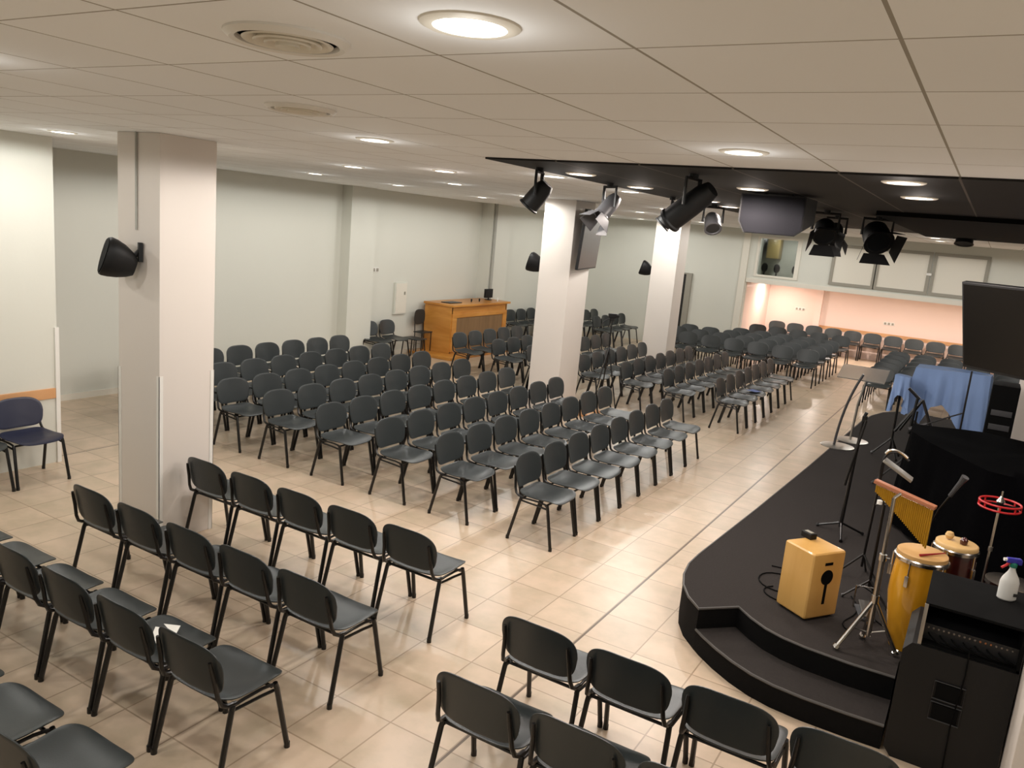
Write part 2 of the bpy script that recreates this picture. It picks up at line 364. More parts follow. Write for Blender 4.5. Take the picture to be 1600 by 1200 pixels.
zones = {3: 'first lamp beyond the near column, middle of left aisle', 4: 'downlight close to left wall, first beyond the near column', 5: 'downlight close to left wall, above the switches', 7: 'downlight midway between the first and second columns',
         10: 'downlight just outside black ceiling, left of the first spotlight', 11: 'second downlight along the left edge of the black ceiling', 12: 'downlight outside black ceiling, beside the second spotlight',
         16: 'downlight on white ceiling just left of the second column', 17: 'downlight by left wall, behind the second column', 18: 'downlight by left wall, above the wooden desk', 19: 'farthest but one downlight along the left wall',
         20: 'downlight above the tripod camera between second and third columns', 21: 'farthest downlight along the left wall', 22: 'downlight right of the tall column television', 23: 'downlight directly before the third column top',
         24: 'downlight beside the lowest hanging spotlight, right of column television', 25: 'downlight beyond the third column, over far rows', 26: 'third downlight along left edge of the black ceiling', 27: 'fourth downlight along left edge of the black ceiling',
         28: 'nearer downlight of the pair before the gallery windows', 29: 'farther downlight of the pair before the gallery windows', 30: 'downlight above the small spotlight under the black beam', 31: 'far downlight hidden behind the hanging loudspeaker', 32: 'farthest downlight before the booth window'}
for i, (x, y, pk) in enumerate(LX): make_lamp(x, y, pk, lampdesc.get(i) or zones[i])
for (x, y, pk) in HID:
    t = make_lamp(x, y, pk, 'added round downlight out of view, put in for its light')
# lamps under the gallery: warm pinkish
for i, (x, y) in enumerate([(-5.05, 22.3), (-3.6, 21.6), (-2.2, 21.6), (-.8, 21.6), (.7, 21.6), (2.2, 21.6)]):
    t = thing('gallery_light', 'small warm lamp in the low ceiling under the gallery', 'downlight', (x, y, MZ), 0, 'warm lamps under the gallery')
    MB().lathe([(.0001, -.006), (.05, -.006), (.055, 0)], 20).build('diffuser', 'lampp', t)
    l = bpy.data.lights.new('bulb', 'AREA'); l.shape = 'DISK'; l.size = .1; l.energy = 27; l.color = (1, .86, .77)
    lo = bpy.data.objects.new('bulb', l); C.objects.link(lo); lo.parent = t; lo.location = (0, 0, -.02)
# round air diffusers
def vent(x, y, r, label, rings=4):
    t = thing('ceiling_vent', label, 'air vent', (x, y, CZ), 0)
    MB().lathe([(r*.80, -.002), (r*.82, -.014), (r*.9, -.018), (r, -.006), (r, 0), (r*.8, 0)], 40).build('outer_ring', 'white', t)
    for k in range(rings):
        q = r*(.70-.17*k)
        MB().lathe([(q*.80, -.004-.003*k), (q, -.016-.003*k), (q*1.03, -.012-.003*k), (q*.84, 0)], 36).build('cone_ring', 'ceil' if 0 else 'offw', t)
    MB().lathe([(.0001, -.002), (r*.80, -.002), (r*.8, 0)], 36).build('backing', 'darkgrey' if 1 else 'grey', t)
    return t
vent(-1.66, 1.55, .16, 'larger round air vent in the ceiling, left of the brightest downlight')
vent(-2.73, 2.635, .155, 'smaller looking round air vent farther along the ceiling', 3)

# ------------------------------------------------------------------ chairs
def make_chair(name, shell_mat):
    t = thing(name, 'x', 'chair')
    def se(t_, a, b, e, k=1.0):
        c, s_ = math.cos(t_), math.sin(t_)
        return a*math.copysign(abs(c)**(2/e), c), b*math.copysign(abs(s_)**(2/e), s_)
    def so(t_):
        x, y = se(t_, .218, .207, 4.6)
        return x*(1+.03*y/.207), y
    def sz(x, y):
        z = .413 + .016*(abs(x)/.2)**2.5 - .010*math.exp(-((y+.03)/.1)**2)
        if y > .10: z -= .016*((y-.10)/.105)**2
        if y < -.12: z += .022*((-.12-y)/.075)**1.5
        return (x, y+.024, z)
    MB().shell(so, sz, (0, 0, -.012), n=48).build('seat', shell_mat, t, 50)
    def bo(t_):
        c, s_ = math.cos(t_), math.sin(t_)
        e = 2.7 if s_ > 0 else 4.2
        x = .224*math.copysign(abs(c)**(2/ (3.2 if s_ > 0 else 6)), c); z = .136*math.copysign(abs(s_)**(2/e), s_)
        return x*(1-.08*(z < 0)*abs(z)/.136), z
    def bz(x, z):
        return (x, -.212 - .20*(z) + .62*x*x, .594+z)
    MB().shell(bo, bz, (0, -.011, 0), n=48).build('backrest', shell_mat, t, 50)
    r = .0142
    for s_ in (1, -1):
        for fy, ty in ((-.215, -.125), (.215, .140)):
            m = MB(); m.tube([(s_*.2315, fy, .012), (s_*.218, ty*.92+fy*.08, .36), (s_*.215, ty*.97, .392)], r, 8)
            m.tube([(s_*.2315, fy, 0), (s_*.2312, fy, .03)], [.0156, .0150], 10)
            m.build('leg', 'tube', t)
    m = MB()
    for s_ in (1, -1):
        x = s_*.212
        m.tube([(x, -.13, .392), (x, -.05, .398), (x, .06, .397), (x, .12, .388), (x, .142, .368)], .0085, 8)
        m.tube([(x, -.135, .372), (x, -.06, .366), (x, .05, .360), (x, .13, .352)], .0085, 8)
    m.tube([(-.212, -.12, .385), (.212, -.12, .385)], .009, 8); m.tube([(-.212, .12, .378), (.212, .12, .378)], .009, 8)
    m.build('seat_frame', 'tube', t)
    for s_ in (1, -1):
        m = MB(); m.tube([(s_*.212, -.10, .402), (s_*.211, -.15, .408), (s_*.207, -.178, .425), (s_*.200, -.196, .47), (s_*.192, -.208, .55), (s_*.187, -.223, .62), (s_*.185, -.230, .655)], [.0115]*5+[.0105, .008], 8)
        m.build('back_post', 'tube', t)
    return t
CH = make_chair('chair', 'shell'); BL = make_chair('chair', 'bluesh')
first = {'g': CH, 'b': BL}; used = {'g': False, 'b': False}
def place(x, y, rz, label, group, kind='g', jit=.0015):
    x += random.uniform(-jit, jit); y += random.uniform(-jit, jit); rz += math.radians(random.uniform(-1.2, 1.2))*min(1, jit/.01)
    o = first[kind]
    if not used[kind]:
        used[kind] = True; o.location = (x, y, 0); o.rotation_euler = (0, 0, rz); o['label'] = label; o['group'] = group; return o
    return dup(o, (x, y, 0), rz, label, group)
FX = -math.pi/2; FY = 0; FB = math.pi     # facing +x, +y, -y
# centre block, rows run along the aisle beside the stage
cen = [-3.07, -3.93, -4.66, -5.45, -6.22, -6.95, -7.74, -8.60]
for r, x in enumerate(cen):
    for k in range(8):
        place(x, 6.02+.4975*k, FX, 'grey chair, %s from near end, %s, large middle block' % (ORD[k+1], 'stage aisle row' if r == 0 else 'row nearest left wall' if r == 7 else ORD[r+1]+' row from aisle'), 'chairs of the large middle block')
# block behind the second column
mid = [(-3.07, 11.79, 7, .512), (-3.90, 11.79, 7, .505), (-4.60, 11.79, 7, .50), (-5.35, 11.79, 6, .50), (-6.33, 11.79, 7, .50), (-7.02, 11.79, 4, .50), (-7.85, 11.79, 5, .50)]
for r, (x, y0, n, p) in enumerate(mid):
    for k in range(n):
        place(x, y0+p*k, FX, 'grey chair, %s from near end, %s beyond the second column' % (ORD[k+1], 'aisle row' if r == 0 else ORD[r+1]+' row from aisle'), 'chairs of the block beyond the second column')
# rows at the far left wall
for r, (x, y0, n) in enumerate([(-7.87, 17.6, 4), (-8.70, 17.2, 5), (-9.53, 16.3, 6)]):
    for k in range(n):
        place(x, y0+.4975*k, FX, 'grey chair, %s from near end, %s row out from far left wall' % (ORD[k+1], ['third', 'second', 'first'][r]), 'chairs in the far left corner')
# far block turned towards the camera
for r in range(6):
    y = 17.02+.80*r
    if YB-.4 < y < YB+.5: continue
    for k in range(7 if r < 3 else 5):
        place(-3.06-.515*k, y, FB, 'dark chair facing the camera, %s from aisle, %s row, left of aisle' % (ORD[k+1], ORD[r+1]), 'dark chairs facing the camera left of the far aisle', jit=.002)
for r in range(6):
    y = 16.0+.79*r
    if YB-.4 < y < YB+.5: continue
    for k in range(6):
        place(-1.55+.51*k, y, FB, 'dark chair facing the camera behind the stage, %s from aisle, %s row' % (ORD[k+1], ORD[r+1]), 'dark chairs facing the camera behind the stage', jit=.002)
for k in range(12):
    place(-5.05+.50*k, 22.85, FB, 'chair under the gallery against the pink wall, %s from the left' % ORD[k+1], 'chairs along the pink wall', jit=.0015)
# rows with their backs to the camera, lower left
for r, (y, xr, n) in enumerate([(4.14, -2.97, 5), (3.22, -2.96, 5), (2.42, -2.90, 7), (1.59, -2.87, 5)]):
    for k in range(n):
        place(xr-.4975*k, y, FY, 'chair seen from behind, %s from right, %s row from pillar, lower left' % (ORD[k+1], ORD[r+1]), 'chairs seen from behind at lower left', jit=.0015)
for r, (y, xl, n) in enumerate([(3.60, -1.69, 4), (2.96, -1.65, 3)]):
    for k in range(n):
        place(xl+.497*k, y, FY, 'chair seen from behind before the stage, %s from left, %s row' % (ORD[k+1], ['front', 'rear'][r]), 'chairs seen from behind in front of the stage', jit=.0015)
place(-7.32, 3.88, FX, 'navy blue plastic chair against the partition at the left edge', 'chairs at the partition', 'b')
place(-7.32, 3.38, FX, 'grey chair at the left edge of the photo beside the blue chair', 'chairs at the partition')
for k in range(2):
    place(-9.55, 11.30+.4975*k, FX, 'grey chair by the left wall before the desk, %s of two' % ['left', 'right'][k], 'two chairs beside the pilaster')
t = thing('side_table', 'small dark table beside the two chairs at the left wall', 'table', (-9.42, 12.24, 0))
MB().box(-.19, .19, -.16, .16, .38, .40, bev=.004).build('tabletop', 'shell', t)
for sx in (-1, 1):
    for sy in (-1, 1): MB().tube([(sx*.18, sy*.15, 0), (sx*.15, sy*.13, .38)], .011, 8).build('leg', 'tube', t)
t = thing('side_table', 'dark low table at the end of the far left wall row', 'table', (-8.95, 19.71, 0))
MB().box(-.25, .25, -.22, .22, .39, .41, bev=.004).build('tabletop', 'shell', t)
for sx in (-1, 1):
    for sy in (-1, 1): MB().tube([(sx*.22, sy*.18, 0), (sx*.2, sy*.16, .39)], .011, 8).build('leg', 'tube', t)

# ------------------------------------------------------------------ stage
SH = .30
deck = [(-.105, 5.17), (-.105, 4.94), (-.36, 4.93), (-.62, 4.95), (-.76, 4.98), (-.88, 5.03), (-1.0, 5.115), (-1.11, 5.22), (-1.32, 5.005), (-1.44, 5.14), (-1.53, 5.30), (-1.59, 5.48), (-1.625, 5.70), (-1.625, 5.92),
        (-1.55, 7.4), (-1.47, 9.4), (-1.40, 11.6), (-1.36, 12.8), (-1.30, 13.35), (-1.19, 13.8), (-1.02, 14.1), (-.80, 14.22), (-.5, 14.25), (1.0, 14.25), (3.6, 14.25), (3.6, 5.17)]
st = thing('stage', 'low black carpeted stage with a curved front step', 'stage', (0, 0, 0))
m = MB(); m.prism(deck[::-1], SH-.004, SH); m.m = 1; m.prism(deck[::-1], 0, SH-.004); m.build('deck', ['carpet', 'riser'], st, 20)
stepo = [(-1.32, 5.005), (-1.26, 4.945), (-1.14, 4.845), (-1.0, 4.75), (-.86, 4.68), (-.72, 4.64), (-.54, 4.62), (-.30, 4.62), (-.105, 4.63)]
stp = stepo + [(-.105, 4.94), (-.36, 4.93), (-.62, 4.95), (-.76, 4.98), (-.88, 5.03), (-1.0, 5.115), (-1.11, 5.22)]
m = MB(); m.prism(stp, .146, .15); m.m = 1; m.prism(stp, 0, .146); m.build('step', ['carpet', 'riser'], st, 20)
e = deck[1:18]
m = MB(); m.tube([(x, y, SH-.004) for x, y in deck[1:23]], .009, 6); m.tube([(x, y, .146) for x, y in stepo], .009, 6); m.build('edge_trim', 'nosing', st)

# ------------------------------------------------------------------ loudspeakers on columns
def wall_speaker(x, y, z, rz, label):
    t = thing('wall_speaker', label, 'speaker', (x, y, z), rz)
    # egg-shaped cabinet, wide at the top, tilted down
    out = []
    for i in range(28):
        q = 2*math.pi*i/28; c_, s_ = math.cos(q), math.sin(q)
        xx = .135*math.copysign(abs(c_)**.8, c_)*(1+.22*s_); zz = .145*math.copysign(abs(s_)**.85, s_)
        out.append((xx, zz))
    Mx = Matrix.Rotation(math.radians(-16), 4, 'X'); n = len(out); m = MB(); v = []
    prof = [(-.05, .45), (-.09, .66), (-.15, .86), (-.21, .97), (-.25, 1.0), (-.268, .95)]
    for (yy, k_) in prof: v += [(a*k_, yy, b*k_-.03*(1-k_)) for a, b in out]
    fs = [tuple(range(n)), tuple(reversed(range((len(prof)-1)*n, len(prof)*n)))]
    for r_ in range(len(prof)-1): fs += [(r_*n+i, r_*n+(i+1) % n, (r_+1)*n+(i+1) % n, (r_+1)*n+i) for i in range(n)]
    m.add(v, fs, Mx); m.build('cabinet', 'black', t, 50)
    v = [(a*.88, -.274, b*.88) for a, b in out] + [(a*.90, -.2685, b*.90) for a, b in out]
    m = MB(); m.add(v, [tuple(range(n)), tuple(reversed(range(n, 2*n)))]+[(i, (i+1) % n, n+(i+1) % n, n+i) for i in range(n)], Mx); m.build('grille', 'matte', t)
    m = MB(); m.box(-.03, .03, -.03, -.002, .04, .18); m.tube([(0, -.02, .12), (0, -.09, .04)], .018, 8); m.build('bracket', 'black', t)
    return t
wall_speaker(-5.44, 3.73, 2.15, math.radians(-26), 'black egg-shaped loudspeaker on the near column at left')
wall_speaker(-5.73, 10.50, 2.13, math.radians(-70), 'small black loudspeaker peeking out left of the second column')
wall_speaker(-5.73, 14.9, 2.05, math.radians(-70), 'small black loudspeaker peeking out left of the third column')

# ------------------------------------------------------------------ televisions
def tv(origin, wdir, ndir, W, Hh, label, scr, tilt=0, ceiling=False):
    """origin: top corner of the screen; wdir along the top edge; ndir = facing"""
    t = thing('television', label, 'television', origin)
    wv = Vector(wdir).normalized(); nv = Vector(ndir).normalized()
    dnv = Vector((0, 0, -1))*math.cos(tilt) - nv*math.sin(tilt); nn = dnv.cross(wv); 
    if nn.dot(nv) < 0: nn = -nn
    Mx = Matrix(((wv.x, nn.x, -dnv.x, 0), (wv.y, nn.y, -dnv.y, 0), (wv.z, nn.z, -dnv.z, 0), (0, 0, 0, 1)))
    MB().box(0, W, -.04, 0, -Hh, 0, Mx, bev=.006).build('case', 'black', t)
    MB().box(.015, W-.015, .0005, .002, -Hh+.02, -.015, Mx).build('screen', scr, t)
    MB().box(W*.3, W*.7, -.075, -.04, -Hh*.75, -Hh*.3, Mx, bev=.01).build('rear_housing', 'black', t)
    m = MB(); c = Mx @ Vector((W/2, -.075, -Hh*.5))
    if ceiling:
        b = -nv; m.tube([tuple(c), (c.x+b.x*.07, c.y+b.y*.07, c.z+.03)], .03, 8); m.tube([(c.x+b.x*.07, c.y+b.y*.07, c.z), (c.x+b.x*.07, c.y+b.y*.07, CZ-origin[2]-.012)], .022, 10)
    else:
        m.tube([tuple(c), ceiling_pt(origin, c)], .025, 8)
    m.build('mount', 'black', t)
    return t
def ceiling_pt(o, c): return (-5.24-o[0], 10.6-o[1], c.z)
ty = 6.2; tv((-.033*ty, ty, H-.017*ty), (.775, -.631, 0), (-.631, -.775, 0), 1.06, .60, 'big dark television hanging at the right edge above the stage', 'screen', math.radians(15.4), True)
p1 = Vector((-4.86, 9.93, 0)); p2 = Vector((-5.19, 11.20, 0)); wd = (p2-p1)
tv((p1.x, p1.y, 3.0), wd, (wd.y, -wd.x, 0), wd.length, .83, 'tall-looking television turned sideways on the second column', 'mirror', math.radians(4))

# ------------------------------------------------------------------ stage lights and PA on the black ceiling
def spotlight(x, y, aim, label, L=.24, r=.085, doors=True, drop=.16, mc='black', name='stage_spotlight'):
    t = thing(name, label, 'stage light', (x, y, CZ-.012))
    a = Vector(aim).normalized(); s_ = a.cross(Vector((0, 0, 1))).normalized()
    m = MB(); m.tube([(0, 0, 0), (0, 0, -.03)], .03, 10)
    c = Vector((0, 0, -drop-.03)); ww = r+.02
    m.tube([c+s_*ww, c+s_*ww+Vector((0, 0, drop)), c-s_*ww+Vector((0, 0, drop)), c-s_*ww], .010, 6, flat=1.6); m.build('yoke', 'black', t)
    u = a.cross(s_).normalized(); Mx = Matrix(((s_.x, u.x, a.x, c.x), (s_.y, u.y, a.y, c.y), (s_.z, u.z, a.z, c.z), (0, 0, 0, 1)))
    MB().lathe([(.0001, -L*.5), (r*.7, -L*.5), (r*.95, -L*.3), (r, 0), (r*1.02, L*.42), (r*1.12, L*.45), (r*1.12, L*.5), (r*.9, L*.5), (r*.85, L*.44), (.0001, L*.44)], 20, Mx).build('can', mc, t)
    MB().lathe([(.0001, L*.445), (r*.84, L*.445), (r*.84, L*.441)], 20, Mx).build('lens', 'mirror', t)
    if doors:
        for k in range(4):
            R4 = Mx @ Matrix.Rotation(k*math.pi/2, 4, 'Z'); dd = MB()
            o_ = r*1.05; z0 = L*.5
            dd.add([(-r*.8, o_, z0), (r*.8, o_, z0), (r*1.2, o_+.05, z0+.10), (-r*1.2, o_+.05, z0+.10), (-r*.8, o_+.004, z0), (r*.8, o_+.004, z0), (r*1.2, o_+.054, z0+.10), (-r*1.2, o_+.054, z0+.10)],
                   [(0, 1, 2, 3), (7, 6, 5, 4), (0, 4, 5, 1), (1, 5, 6, 2), (2, 6, 7, 3), (3, 7, 4, 0)], R4); dd.build('barn_door', mc, t)
    return t
spotlight(-2.86, 5.02, (-.55, -.15, -.75), 'leftmost black spotlight at the corner of the black ceiling', .21, .068, False)
spotlight(-2.85, 6.2, (-.3, -.5, -.7), 'spotlight with open flaps above the column television', .22, .065, True, mc='darkgrey')
spotlight(-1.72, 4.95, (-.75, .1, -.6), 'long black spotlight pointing left, middle of the black ceiling', .34, .075, False, mc='black')
spotlight(-2.86, 7.7, (-.6, -.2, -.7), 'black spotlight overlapping the long one, near black ceiling edge', .24, .08, False)
spotlight(-2.75, 8.7, (.3, -.5, -.6), 'small spotlight just left of the hanging loudspeaker', .2, .085, False, mc='darkgrey')
spotlight(-1.52, 8.35, (.2, -.6, -.5), 'spotlight with wide flaps directly right of the hanging loudspeaker', .2, .10, True)
spotlight(-1.58, 9.3, (.1, -.5, -.8), 'spotlight with four open flaps right of the loudspeaker', .2, .08, True)
spotlight(-1.12, 8.9, (.35, -.6, -.5), 'large spotlight with square flaps before the gallery windows', .24, .13, True)
spotlight(-.49, 12.9, (0, -.3, -1), 'small dome spotlight under the black beam at right', .14, .11, False, drop=.02)
# hanging PA loudspeaker
t = thing('hanging_loudspeaker', 'big black loudspeaker hanging under the black ceiling', 'loudspeaker', (-1.50, 6.25, CZ-.03))
Mx = RZ(math.radians(10))
poly = [(-.27, .02), (.17, .02), (.17, -.24), (.14, -.30), (-.22, -.30), (-.27, -.17)]
m = MB(); fv = [(-.27, 0, .0), (.20, 0, .0), (.20, 0, -.25), (.15, 0, -.29), (-.22, 0, -.29), (-.27, 0, -.20)]
bv = [(-.18, .32, .0), (.27, .36, .0), (.27, .36, -.18), (.22, .34, -.22), (-.14, .32, -.22), (-.18, .32, -.16)]
m.add(fv+bv, [tuple(range(6)), tuple(reversed(range(6, 12)))]+[(i, (i+1) % 6, 6+(i+1) % 6, 6+i) for i in range(6)], Mx); m.build('cabinet', 'black', t, 20)
m = MB(); m.add([(x*.95, -.008, z*.95-.008) for x, y, z in fv]+[(x*.95, -.001, z*.95-.008) for x, y, z in fv], [tuple(range(6)), tuple(reversed(range(6, 12)))]+[(i, (i+1) % 6, 6+(i+1) % 6, 6+i) for i in range(6)], Mx); m.build('grille', 'mesh', t, 20)
m = MB(); m.tube([(-.1, .1, .018), (-.1, .1, -.01)], .012, 6, Mx); m.tube([(.1, .1, .018), (.1, .1, -.01)], .012, 6, Mx); m.build('hanger', 'black', t)

# ------------------------------------------------------------------ things on the stage
# cajon
cj = thing('cajon', 'light wooden box drum with a dark sound hole', 'box drum', (-.73, 5.49, SH), math.radians(-34))
m = MB(); m.box(-.134, .134, -.145, .145, .012, .475, bev=.022); m.build('body', 'ply', cj)
m = MB(); RY = Matrix.Rotation(math.radians(90), 4, 'Y')
m.lathe([(.0001, 0), (.053, 0), (.053, .002), (.0001, .002)], 24, TR(.1335, .0, .30) @ RY); m.box(.1335, .1357, -.012, .012, .11, .26); m.box(.1335, .1357, -.035, .035, .385, .405, bev=.001); m.build('sound_hole', 'matte', cj)
m = MB()
for a in (-.1, .1):
    for b_ in (-.11, .11): m.lathe([(.014, 0), (.014, .014)], 10, c=(a, b_, 0))
m.build('rubber_foot', 'matte', cj)
pb = thing('direct_box', 'small black box lying on top of the wooden box drum', 'small box', (-.80, 5.60, SH+.475), math.radians(-34))
MB().box(-.045, .045, -.03, .03, 0, .04, bev=.006).build('body', 'black', pb); MB().box(-.03, .03, -.015, .015, .04, .044, bev=.001).build('label_plate', 'grey', pb)
cb = MB(); cpts = bez((-.90, 5.66, SH+.006), (-1.15, 5.60, SH+.006), (-1.20, 5.95, SH+.006), (-1.02, 5.98, SH+.006), 10)+bez((-.98, 5.98, SH+.006), (-.8, 6.0, SH+.006), (-.9, 6.15, SH+.006), (-1.1, 6.1, SH+.006), 8)[1:]
cb.tube(cpts, .0045, 6); cb.tube(bez((-.90, 5.5, SH+.006), (-1.0, 5.5, SH+.006), (-1.1, 5.62, SH+.006), (-1.0, 5.72, SH+.006), 8), .0045, 6)
tag(cb.build('cable', 'matte'), 'black cable curled on the stage left of the box drum', 'cable')

def tripod_legs(t, c, feet, hubz, r, m_, name='leg', lz=None, tip=True):
    for fx, fy in feet:
        l_ = MB(); top = (c[0], c[1], hubz); l_.tube([top, (fx, fy, r+.001)], r, 8)
        if tip: l_.tube([(fx+(c[0]-fx)*.06, fy+(c[1]-fy)*.06, hubz*.06+r), (fx, fy, r+.004)], r*1.7, 8)
        l_.build(name, m_, t)
# bar chimes on a chrome stand
t = thing('bar_chimes', 'row of brass bar chimes on a chrome tripod stand', 'bar chimes', (-.30, 5.17, SH))
px = lambda x, y, z: (x+.30, y-5.17, z-SH)
tripod_legs(t, (0, 0), [(-.16, -.13), (.17, .04), (-.04, .15)], .34, .013, 'silver')
m = MB()
for fx, fy in [(-.16, -.13), (.17, .04), (-.04, .15)]: m.tube([(0, 0, .12), (fx*.55, fy*.55, .155)], .006, 6)
m.tube([(0, 0, .10), (0, 0, .62)], .017, 10); m.tube([(0, 0, .60), (.0, .0, 1.0)], .012, 10); m.lathe([(.022, 0), (.022, .04)], 12, c=(0, 0, .60)); m.lathe([(.022, 0), (.022, .05)], 12, c=(0, 0, .32)); m.tube([(0, 0, .62), (.04, -.01, .625)], .006, 6)
m.tube([(0, 0, 1.0), (.03, .02, 1.03)], .010, 8); m.build('stand', 'silver', t)
A = Vector(px(-.42, 5.30, 1.345)); B = Vector(px(-.085, 5.22, 1.285)); dv = (B-A); nd = 30
ang = math.atan2(dv.y, dv.x); tl = math.asin(-dv.z/dv.length)
Mb = TR(*A) @ RZ(ang) @ Matrix.Rotation(tl, 4, 'Y')
MB().box(-.01, dv.length+.01, -.022, .022, -.012, .012, Mb, bev=.004).build('wooden_bar', 'barwood', t)
for i in range(nd):
    u = (i+.5)/nd; p = A+dv*u; ln = .045+.20*u**1.1
    MB().tube([(p.x, p.y, p.z-.02), (p.x, p.y, p.z-.02-ln)], .0062, 6).build('chime_bar', 'brass', t)
# congas
def conga(x, y, h, r, label, wood, skin):
    t = thing('conga', label, 'conga drum', (x, y, SH))
    prof = [(r*.62, 0), (r*.66, .02), (r*.86, h*.25), (r*1.03, h*.55), (r*1.02, h*.70), (r*.93, h*.93), (r*.9, h*.97)]
    MB().lathe(prof, 40).build('shell', wood, t, 60)
    MB().lathe([(.0001, h), (r*.9, h), (r*.965, h-.006), (r*.98, h-.03), (r*.94, h-.05)], 40).build('drum_skin', skin, t, 50)
    MB().lathe([(r*.985, h-.055), (r*1.045, h-.055), (r*1.05, h-.035), (r*1.0, h-.028)], 40).build('rim', 'silver', t)
    for k in range(5):
        a = 2*math.pi*k/5 - 1.9; q = r*1.06
        lg = MB(); lg.tube([(q*math.cos(a), q*math.sin(a), h-.045), (q*math.cos(a), q*math.sin(a), h-.16)], .005, 6)
        lg.box(-.012, .012, -.016, .006, h-.20, h-.13, RZ(a+math.pi/2) @ TR(0, -q, 0), bev=.003); lg.build('tuning_lug', 'silver', t)
    return t
conga(-.10, 5.40, .645, .150, 'yellow conga drum with chrome rim nearest the camera', 'drumwood', 'skin')
conga(.075, 5.78, .64, .130, 'dark red conga drum with pale skin behind the yellow one', 'redwood', 'skin2')
t = thing('drumstick', 'dark red stick lying across the yellow conga skin', 'drumstick', (-.045, 5.36, SH+.652), math.radians(50))
MB().tube([(-.10, 0, .002), (.10, 0, .004)], [.008, .004], 8).build('stick_body', 'redd', t)
tag(MB().lathe([(.0001, -.028), (.02, -.02), (.028, 0), (.02, .02), (.0001, .028)], 16, c=(.025, 5.80, SH+.64+.029)).build('egg_shaker', 'skin2'), 'yellowish round shaker on the dark red conga', 'shaker')
tag(MB().lathe([(.0001, 0), (.022, .004), (.024, .03), (.012, .045), (.0001, .05)], 16, c=(.11, 5.755, SH+.641)).build('shaker', 'redwood'), 'small dark red shaker on the dark red conga', 'shaker')
# black mic stand, boom hanging down
t = thing('microphone_stand', 'tall black microphone stand with folded boom standing mid stage', 'microphone stand', (-.80, 7.30, SH), 0)
tripod_legs(t, (0, 0), [(-.20, .05), (.18, .11), (.05, -.24)], .10, .009, 'tube')
MB().tube([(0, 0, .06), (.015, .02, .62), (.03, .03, 1.06)], [.016, .014, .012], 8).build('pole', 'tube', t)
m = MB(); m.tube([(.055, 0, 1.04), (-.02, -.04, .45)], .011, 8); m.lathe([(.02, 0), (.02, .05)], 10, c=(.04, .02, 1.02)); m.tube([(-.02, -.04, .45), (-.018, -.038, .47)], .012, 8); m.build('boom', 'tube', t)
m = MB(); m.tube([(.03, .03, 1.05), (.045, .03, 1.10)], .014, 8); m.build('clip', 'black', t)
# clear acrylic lectern on two round feet
t = thing('acrylic_lectern', 'clear acrylic lectern with two curved rods and round silver bases', 'lectern', (-1.31, 10.85, SH+.001))
for i, (x, y) in enumerate([(-.07, -.12), (.03, .38)]):
    b_ = MB().lathe([(.205, 0), (.205, .008), (.19, .012), (.0001, .014)], 36, c=(x, y, 0)).build('base', 'steel', t)
    tp = [(x-.04, y, .01), (x-.02, y+.02, .45), (x+.07, y+.02, .75), (x+.16, y+.02, .96)] if i == 0 else [(x-.02, y, .01), (x, y, .5), (x+.06, y, .86)]
    MB().tube(bez(*tp, 10) if i == 0 else tp, .016, 10).build('rod', 'steel' if i else 'darkgrey', t)
MB().box(-.28, .28, -.22, .22, 0, .012, TR(.06, .15, .93) @ Matrix.Rotation(math.radians(16), 4, 'X')).build('reading_top', 'acrylic', t)
# music stand and a microphone stand next to the blue sheet
def mic_stand(x, y, hgt, label, feet, boom=None, base=SH, r=.009):
    t = thing('microphone_stand', label, 'microphone stand', (x, y, base))
    tripod_legs(t, (0, 0), feet, .10, r, 'tube')
    MB().tube([(0, 0, .08), (0, 0, hgt)], r, 8).build('pole', 'tube', t)
    if boom:
        m = MB(); m.tube([Vector(p) for p in boom], r*.8, 8); m.build('boom', 'tube', t)
        q = boom[-1]; q0 = boom[-2]; d = (Vector(q)-Vector(q0)).normalized()
        m = MB(); m.tube([Vector(q), Vector(q)+d*.13, Vector(q)+d*.18], [.014, .018, .026], 10); m.build('microphone', 'darkgrey', t)
    return t
mic_stand(-.06, 9.14, 1.38, 'black microphone stand in front of the blue sheet', [(-.18, -.08), (.18, -.08), (0, .2)], [(0, 0, .95), (-.16, 0, .86), (-.30, -.02, .78)])
t = thing('music_stand', 'black folding music stand left of the dark covered drums', 'music stand', (-.48, 9.35, SH))
tripod_legs(t, (0, 0), [(-.30, -.12), (.24, -.18), (.05, .28)], .38, .010, 'tube')
MB().tube([(0, 0, .3), (0, 0, .85)], .010, 8).build('pole', 'tube', t)
m = MB(); 
for a, b_ in (((-.14, 0, .62), (.03, 0, .98)), ((.03, 0, .98), (.20, 0, .60)), ((-.04, -.02, .60), (-.02, 0, 1.0)), ((-.18, 0, .60), (.0, 0, .93)), ((.0, .0, .98), (-.12, 0, 1.08))): m.tube([a, b_], .017, 6)
m.build('desk_arms', 'tube', t)
